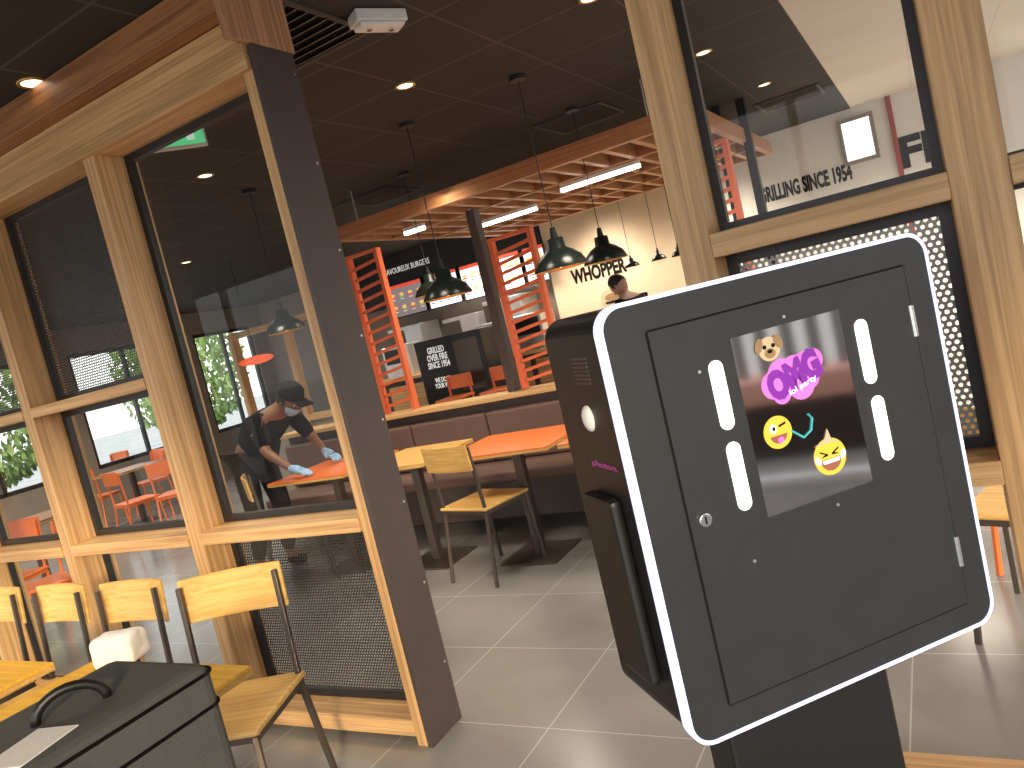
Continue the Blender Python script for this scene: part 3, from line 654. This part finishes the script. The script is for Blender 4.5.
d2 = thing('room_divider', 'distant oak framed divider behind the worker with open upper bays', 'room divider', (-7, 6.4, 0))
for x in (-7.4, -6.5, -5.6): loc(d2, MB().box(x, x+.07, 6.4, 6.5, 0, 2.1), 'post', 'oak_z')
for z in (.9, 2.03): loc(d2, MB().box(-7.4, -5.53, 6.395, 6.505, z, z+.07), 'rail', 'oak_x')
loc(d2, MB().box(-7.33, -5.6, 6.44, 6.46, .05, .9), 'lower_panel', 'wallg')
p = at(256, 360, 'y', 6.2)
M['osign'] = emit('orange sign', (.85, .1, .03), .6)
t = thing('hanging_sign', 'glowing orange oval sign hanging behind the glass above the worker', 'sign', (p.x, 6.2, p.z))
MB().prism(disc(0, 0, .26, .05), -.03, .03).build('lit_face', 'osign', t); MB().cyl((0, 0, .04), (0, 0, CE-p.z), .006).build('rod', 'black', t)
oc = None
for i, (px, py, rz, lab) in enumerate(((98, 502, 20, 'orange metal chair, leftmost in the small glass pane'), (136, 506, -10, 'orange metal chair, middle one in the small glass pane'), (178, 497, 35, 'orange metal chair beside the oak post behind the glass'), (40, 590, 160, 'orange metal chair low in the left bay near the floor'), (8, 585, 200, 'orange metal chair at the left photo edge behind the glass'), (150, 486, 170, 'orange metal chair furthest back by the wood topped table'), (115, 484, 190, 'orange metal chair behind the two front orange chairs'))):
    p = at(px, py-6, 'z', .46)
    if oc is None: oc = make_chair('orange_chair', lab, (p.x, p.y, 0), R(rz), 'seat_or', 'seat_or', 'orange chairs behind the left divider')
    else: dup(oc, (p.x, p.y, 0), R(rz), lab)
dup(oc, (.3, 3.6, 0), R(150), 'orange metal chair behind the perforated panel next to the kiosk', 'orange chairs behind the right divider')
dup(oc, (-.35, 4.5, 0), R(200), 'orange metal chair behind the kiosk, left of the other orange one', 'orange chairs behind the right divider')
for i, (px, py, lab) in enumerate(((130, 468, 'wood topped table above the orange chairs behind the glass'), (30, 520, 'wood topped table in the leftmost glass bay'), (75, 452, 'wood topped table near the far windows'))):
    p = at(px, py, 'z', .75); make_table('cafe_table', lab, p.x-.35, p.x+.35, p.y-.35, p.y+.35, 'fascia', 'wood tables by the windows')
for i, (px, py, lab) in enumerate(((452, 385, 'tall orange stool in front of the black cabinet'), (497, 378, 'tall orange stool right of the dark post'))):
    p = at(px, py, 'y', 7.15)
    t = thing('bar_stool', lab, 'stool', (p.x, 7.15, 0), 0, 'orange stools before the counter')
    MB().box(-.17, .17, -.17, .17, .76, .79).build('seat', 'seat_or', t, .01); MB().box(-.17, .17, .15, .18, .86, 1.02).build('backrest', 'seat_or', t, .008)
    for sx in (-1, 1):
        for sy in (-1, 1): MB().bar((sx*.14, sy*.14, .76 if sy < 0 else 1.0), (sx*.18, sy*.18, 0), .022).build('leg', 'red', t)

def tree(x, y, h, lab):
    t = thing('tree', lab, 'tree', (x, y, -.12), 0, 'trees outside the left windows')
    MB().tube([(0, 0, 0), (.05, 0, h*.3), (-.05, .05, h*.6)], .12, 8).build('trunk', 'bark', t)
    mb = MB()
    for k in range(3200):
        a = random.uniform(0, 2*PI); zz = random.uniform(-1, 1); rad = math.sqrt(max(0, 1-zz*zz))*random.uniform(.55, 1)
        c = Vector((rad*math.cos(a)*h*.42, rad*math.sin(a)*h*.42, h*.58+zz*h*.42)); e = Euler((random.uniform(0, 6), random.uniform(0, 6), 0)).to_matrix(); s_ = random.uniform(.07, .15)
        vs = [mb.bm.verts.new(c+e @ Vector(v)*s_) for v in ((-1, 0, 0), (0, -.5, 0), (1, 0, 0), (0, .5, 0))]; mb.bm.faces.new(vs)
    mb.build('crown', 'leaf', t)
tree(-16.5, 4.2, 3.6, 'green tree outside the windows, at the left photo edge'); tree(-18, 8.6, 4.2, 'green tree outside the windows behind the perforated panel'); tree(-17, 13.0, 4, 'green tree outside the windows, furthest back')

# ------------------------------------------------------------ people
def skinned(verts, edges, lv=2):
    me = bpy.data.meshes.new('s'); me.from_pydata([v[0] for v in verts], edges, []); ob = bpy.data.objects.new('s', me); C.objects.link(ob)
    ob.modifiers.new('k', 'SKIN')
    for i, v in enumerate(verts):
        r_ = v[1] if isinstance(v[1], tuple) else (v[1], v[1]); me.skin_vertices[0].data[i].radius = r_; me.skin_vertices[0].data[i].use_root = (i == 0)
    sb = ob.modifiers.new('s', 'SUBSURF'); sb.levels = lv; sb.render_levels = lv
    bpy.context.view_layer.update()
    out = bpy.data.meshes.new_from_object(ob.evaluated_get(bpy.context.evaluated_depsgraph_get())); bpy.data.objects.remove(ob)
    return out
def merge(name, parts, parent, mats):
    bm = bmesh.new()
    for me, idx, mtx in parts:
        n0 = len(bm.faces); tmp = me.copy(); tmp.transform(mtx or Matrix.Identity(4)); bm.from_mesh(tmp); bm.faces.ensure_lookup_table()
        for f_ in bm.faces[n0:]: f_.material_index = idx if idx is not None else f_.material_index; f_.smooth = True
    me = bpy.data.meshes.new(name); bm.to_mesh(me); bm.free(); o = bpy.data.objects.new(name, me); C.objects.link(o); o.parent = parent
    for mm in mats: me.materials.append(M[mm])
    return o
def head_mesh():
    bm = bmesh.new(); bmesh.ops.create_uvsphere(bm, u_segments=28, v_segments=20, radius=1)
    for v in bm.verts:
        x, y, z = v.co
        jaw = 1-.32*max(0, -z)**1.3
        nx = x*.096*(1 if x > 0 else 1.02); ny = y*.076*jaw; nz = z*.122
        if x > 0: nx -= .012*max(0, -z-.6)
        nose = math.exp(-((y/.16)**2))*math.exp(-(((z+.12)/.16)**2))
        if x > 0: nx += .024*nose
        brow = math.exp(-(((z-.14)/.09)**2))
        if x > 0: nx += .004*brow
        eyes = math.exp(-(((abs(y)-.38)/.14)**2))*math.exp(-(((z-.0)/.1)**2))
        if x > 0: nx -= .008*eyes
        v.co = (nx, ny, nz)
    for s_ in (-1, 1): bmesh.ops.create_uvsphere(bm, u_segments=10, v_segments=8, radius=1, matrix=Matrix.Translation((-.005, s_*.077, -.008)) @ Matrix.Diagonal((.016, .008, .03, 1)))
    me = bpy.data.meshes.new('h'); bm.to_mesh(me); bm.free()
    e = bmesh.new()
    for s_ in (-1, 1): bmesh.ops.create_uvsphere(e, u_segments=10, v_segments=8, radius=.0105, matrix=Matrix.Translation((.079, s_*.029, .002)))
    ee = bpy.data.meshes.new('e'); e.to_mesh(ee); e.free()
    pu = bmesh.new()
    for s_ in (-1, 1): bmesh.ops.create_uvsphere(pu, u_segments=8, v_segments=6, radius=.005, matrix=Matrix.Translation((.087, s_*.029, .002)))
    pe = bpy.data.meshes.new('p'); pu.to_mesh(pe); pu.free()
    l = bmesh.new(); bmesh.ops.create_uvsphere(l, u_segments=12, v_segments=8, radius=1, matrix=Matrix.Translation((.083, 0, -.062)) @ Matrix.Diagonal((.009, .024, .008, 1)))
    le = bpy.data.meshes.new('l'); l.to_mesh(le); l.free()
    return me, ee, pe, le
def hand_parts(wrist, direction, side, palm_n, grow=0):
    d = Vector(direction).normalized(); n = Vector(palm_n).normalized(); s_ = d.cross(n).normalized()*side; w0 = Vector(wrist); out = []
    out.append(skinned([(w0-d*.03, .024+grow), (w0+d*.02, (.03+grow)), (w0+d*.055, (.034+grow)), (w0+d*.085, .03+grow)], [(0, 1), (1, 2), (2, 3)], 2))
    for i, (o_, L) in enumerate(((-.03, .065), (-.011, .075), (.009, .07), (.028, .055))):
        p0 = w0+d*.075+s_*o_; p1 = w0+d*(.085+L*.4)+s_*(o_*1.1)+n*.004; p2 = w0+d*(.085+L*.75)+s_*(o_*1.15)-n*.006; p3 = w0+d*(.085+L)+s_*(o_*1.15)-n*.016
        out.append(skinned([(p0, .009+grow), (p1, .0085+grow), (p2, .0078+grow), (p3, .006+grow)], [(0, 1), (1, 2), (2, 3)], 1))
    p0 = w0+d*.03-s_*.022; out.append(skinned([(p0, .011+grow), (p0+d*.025-s_*.025, .0095+grow), (p0+d*.055-s_*.032-n*.008, .0075+grow)], [(0, 1), (1, 2)], 1))
    return out
def person(label, loc_, rz, J, skin_mat, extra):
    t = thing('person', label, 'person', loc_, rz)
    V = [(J['pelvis'], (.13, .11)), (J['spine'], (.12, .1)), (J['chest'], (.15, .11)), (J['neck'], .055), (J['head'], .05)]
    E = [(0, 1), (1, 2), (2, 3), (3, 4)]
    idx = {}
    def add(key, par, r_):
        V.append((J[key], r_)); idx[key] = len(V)-1; E.append((par, idx[key]))
    for s_ in 'LR':
        add('sh'+s_, 2, .062); add('el'+s_, idx['sh'+s_], .042); add('wr'+s_, idx['el'+s_], .026)
        add('hip'+s_, 0, .085); add('kn'+s_, idx['hip'+s_], .058); add('an'+s_, idx['kn'+s_], .038); add('toe'+s_, idx['an'+s_], .03)
    parts = [(skinned([(Vector(v), r_) for v, r_ in V], E), 0, None)]
    hm = Matrix.Translation(Vector(J['head'])) @ Euler(J['hrot']).to_matrix().to_4x4()
    for me, k in zip(head_mesh(), (0, 1, 2, 3)): parts.append((me, k, hm))
    for s_, sd in (('L', -1), ('R', 1)):
        for me in hand_parts(J['wr'+s_], J['hd'+s_], sd, (0, 0, 1)): parts.append((me, 0, None))
    merge('body', parts, t, [skin_mat, 'eye', 'ink', 'lip'])
    def grow(keys, edges, name, mat):
        vs = [(Vector(J[k]) if isinstance(k, str) else Vector(k), r_) for k, r_ in keys]
        return merge(name, [(skinned(vs, edges), 0, None)], t, [mat])
    def mid(a, b_, f_): return Vector(J[a]).lerp(Vector(J[b_]), f_)
    grow([('chest', (.18, .14)), ('spine', (.16, .14)), ('pelvis', (.165, .145)), (mid('chest', 'neck', .6), .085), ('shL', .08), ('elL', .056), ('shR', .08), ('elR', .056)], [(0, 1), (1, 2), (0, 3), (0, 4), (4, 5), (0, 6), (6, 7)], 'shirt', 'cloth')
    grow([('pelvis', (.15, .135)), ('hipL', .105), ('knL', .077), (mid('knL', 'anL', .93), .056), ('hipR', .105), ('knR', .077), (mid('knR', 'anR', .93), .056)], [(0, 1), (1, 2), (2, 3), (0, 4), (4, 5), (5, 6)], 'trousers', 'jean')
    for s_ in 'LR':
        a = Vector(J['an'+s_]); tt = Vector(J['toe'+s_])
        merge('shoe', [(skinned([(Vector((a.x-.03, a.y, .05)), .045), (Vector((a.x+.05, a.y, .048)), .045), (Vector((tt.x+.02, tt.y, .04)), .038)], [(0, 1), (1, 2)]), 0, None)], t, ['ink'])
    bm = bmesh.new(); bmesh.ops.create_uvsphere(bm, u_segments=20, v_segments=14, radius=1)
    kill = [v for v in bm.verts if v.co.z < -.25 or (v.co.x > .55 and v.co.z < .45)]
    bmesh.ops.delete(bm, geom=kill, context='VERTS')
    for v in bm.verts: v.co = (v.co.x*.106-.004, v.co.y*.085, v.co.z*.13+.003)
    hme = bpy.data.meshes.new('hair'); bm.to_mesh(hme); bm.free(); merge('hair', [(hme, 0, hm)], t, ['hair'])
    if 'cap' in extra:
        c_ = MB(); c_.lathe([(.103, .03), (.104, .06), (.095, .105), (.06, .135), (0, .143)], n=20)
        for v in c_.bm.verts: v.co.y *= .86
        c_.ob((.125, 0, .04), (.1, .13, .008)); bmesh.ops.recalc_face_normals(c_.bm, faces=c_.bm.faces); me = bpy.data.meshes.new('c'); c_.bm.to_mesh(me); c_.bm.free(); merge('cap', [(me, 0, hm)], t, ['cloth'])
    if 'mask' in extra:
        bm = bmesh.new(); bmesh.ops.create_uvsphere(bm, u_segments=24, v_segments=16, radius=1)
        bmesh.ops.delete(bm, geom=[v for v in bm.verts if v.co.x < .15 or v.co.z > -.1 or v.co.z < -.93], context='VERTS')
        for v in bm.verts: v.co = (v.co.x*.112+.006, v.co.y*.074, v.co.z*.124)
        me = bpy.data.meshes.new('c'); bm.to_mesh(me); bm.free(); merge('face_mask', [(me, 0, hm)], t, ['maskb'])
    if 'gloves' in extra:
        for s_, sd in (('L', -1), ('R', 1)): merge('glove', [(me, 0, None) for me in hand_parts(J['wr'+s_], J['hd'+s_], sd, (0, 0, 1), .003)], t, ['bluegl'])
    return t
J = dict(pelvis=(0, 0, .95), spine=(.14, 0, 1.09), chest=(.31, 0, 1.2), neck=(.44, 0, 1.27), head=(.545, 0, 1.3), hrot=(0, R(35), 0),
 shL=(.34, .17, 1.19), elL=(.42, .25, .97), wrL=(.56, .2, .85), hdL=(.8, -.1, -.4), shR=(.34, -.17, 1.19), elR=(.45, -.26, .98), wrR=(.64, -.24, .83), hdR=(.85, .1, -.3),
 hipL=(0, .09, .9), knL=(.06, .11, .5), anL=(.0, .11, .09), toeL=(.14, .12, .04), hipR=(-.02, -.09, .9), knR=(0, -.11, .49), anR=(-.1, -.11, .09), toeR=(.05, -.12, .04))
person('worker in black clothes, cap, blue mask and gloves bending to wipe a table', (-4.76, 4.05, 0), 0, J, 'dark_skin', ('cap', 'mask', 'gloves'))
J2 = dict(pelvis=(0, 0, .95), spine=(.01, 0, 1.12), chest=(.05, 0, 1.32), neck=(.1, 0, 1.48), head=(.16, 0, 1.58), hrot=(0, R(45), 0),
 shL=(.05, .18, 1.38), elL=(.1, .24, 1.12), wrL=(.3, .17, 1.1), hdL=(.9, -.1, .0), shR=(.05, -.18, 1.38), elR=(.1, -.24, 1.12), wrR=(.3, -.17, 1.1), hdR=(.9, .1, .0),
 hipL=(0, .09, .9), knL=(.02, .1, .5), anL=(-.02, .1, .09), toeL=(.12, .11, .04), hipR=(0, -.09, .9), knR=(.02, -.1, .49), anR=(-.02, -.1, .09), toeR=(.12, -.11, .04))
p = at(636, 299, 'y', 7.7)
person('dark haired person in black standing by the counter under the wall lettering', (p.x, 7.65, 0), R(165), J2, 'skin', ())

# ------------------------------------------------------------ lights
def fill_spot(x, y, e, col=(1, .88, .72), z=CE-.32):  # bodiless spots added to brighten the room, apart from the modelled downlights
    l = bpy.data.lights.new('fill_spot', 'SPOT'); l.energy = e; l.spot_size = R(140); l.spot_blend = .8; l.shadow_soft_size = .3; l.color = col
    o = bpy.data.objects.new('fill_spot', l); C.objects.link(o); o.location = (x, y, z)
for x, y, e in ((-2.4, 3.1, 75), (-1.2, 3.9, 80), (-4.0, 3.3, 80), (-3.2, 5.2, 80), (-5.6, 5.0, 90), (-7.5, 4.0, 120), (-7.8, 7.5, 120), (-5.2, 8.9, 160), (-3.6, 8.9, 130), (-2.0, 8.9, 80), (.5, 5.0, 110), (1.5, 7.5, 200), (-.2, 8.2, 190), (-3.5, .8, 70), (-9.5, 5.5, 120)): fill_spot(x, y, e)
l = bpy.data.lights.new('sun', 'SUN'); l.energy = 3.0; l.angle = R(6); l.color = (1, .8, .52)
o = bpy.data.objects.new('sun', l); C.objects.link(o); dv = Vector((-.6, .75, -.24)); o.rotation_euler = dv.to_track_quat('-Z', 'Y').to_euler()
wd = bpy.data.worlds.new('world'); S.world = wd; wd.use_nodes = True; nt = wd.node_tree; bgn = nt.nodes['Background']
tc = N(nt, 'ShaderNodeTexCoord'); sp = N(nt, 'ShaderNodeSeparateXYZ'); nt.links.new(tc.outputs['Generated'], sp.inputs[0])
rp = N(nt, 'ShaderNodeValToRGB'); rp.color_ramp.elements[0].position = 0; rp.color_ramp.elements[0].color = (1, .97, .92, 1); rp.color_ramp.elements[1].position = .6; rp.color_ramp.elements[1].color = (.8, .88, 1, 1)
nt.links.new(sp.outputs['Z'], rp.inputs['Fac']); nt.links.new(rp.outputs['Color'], bgn.inputs['Color']); bgn.inputs['Strength'].default_value = 2.0
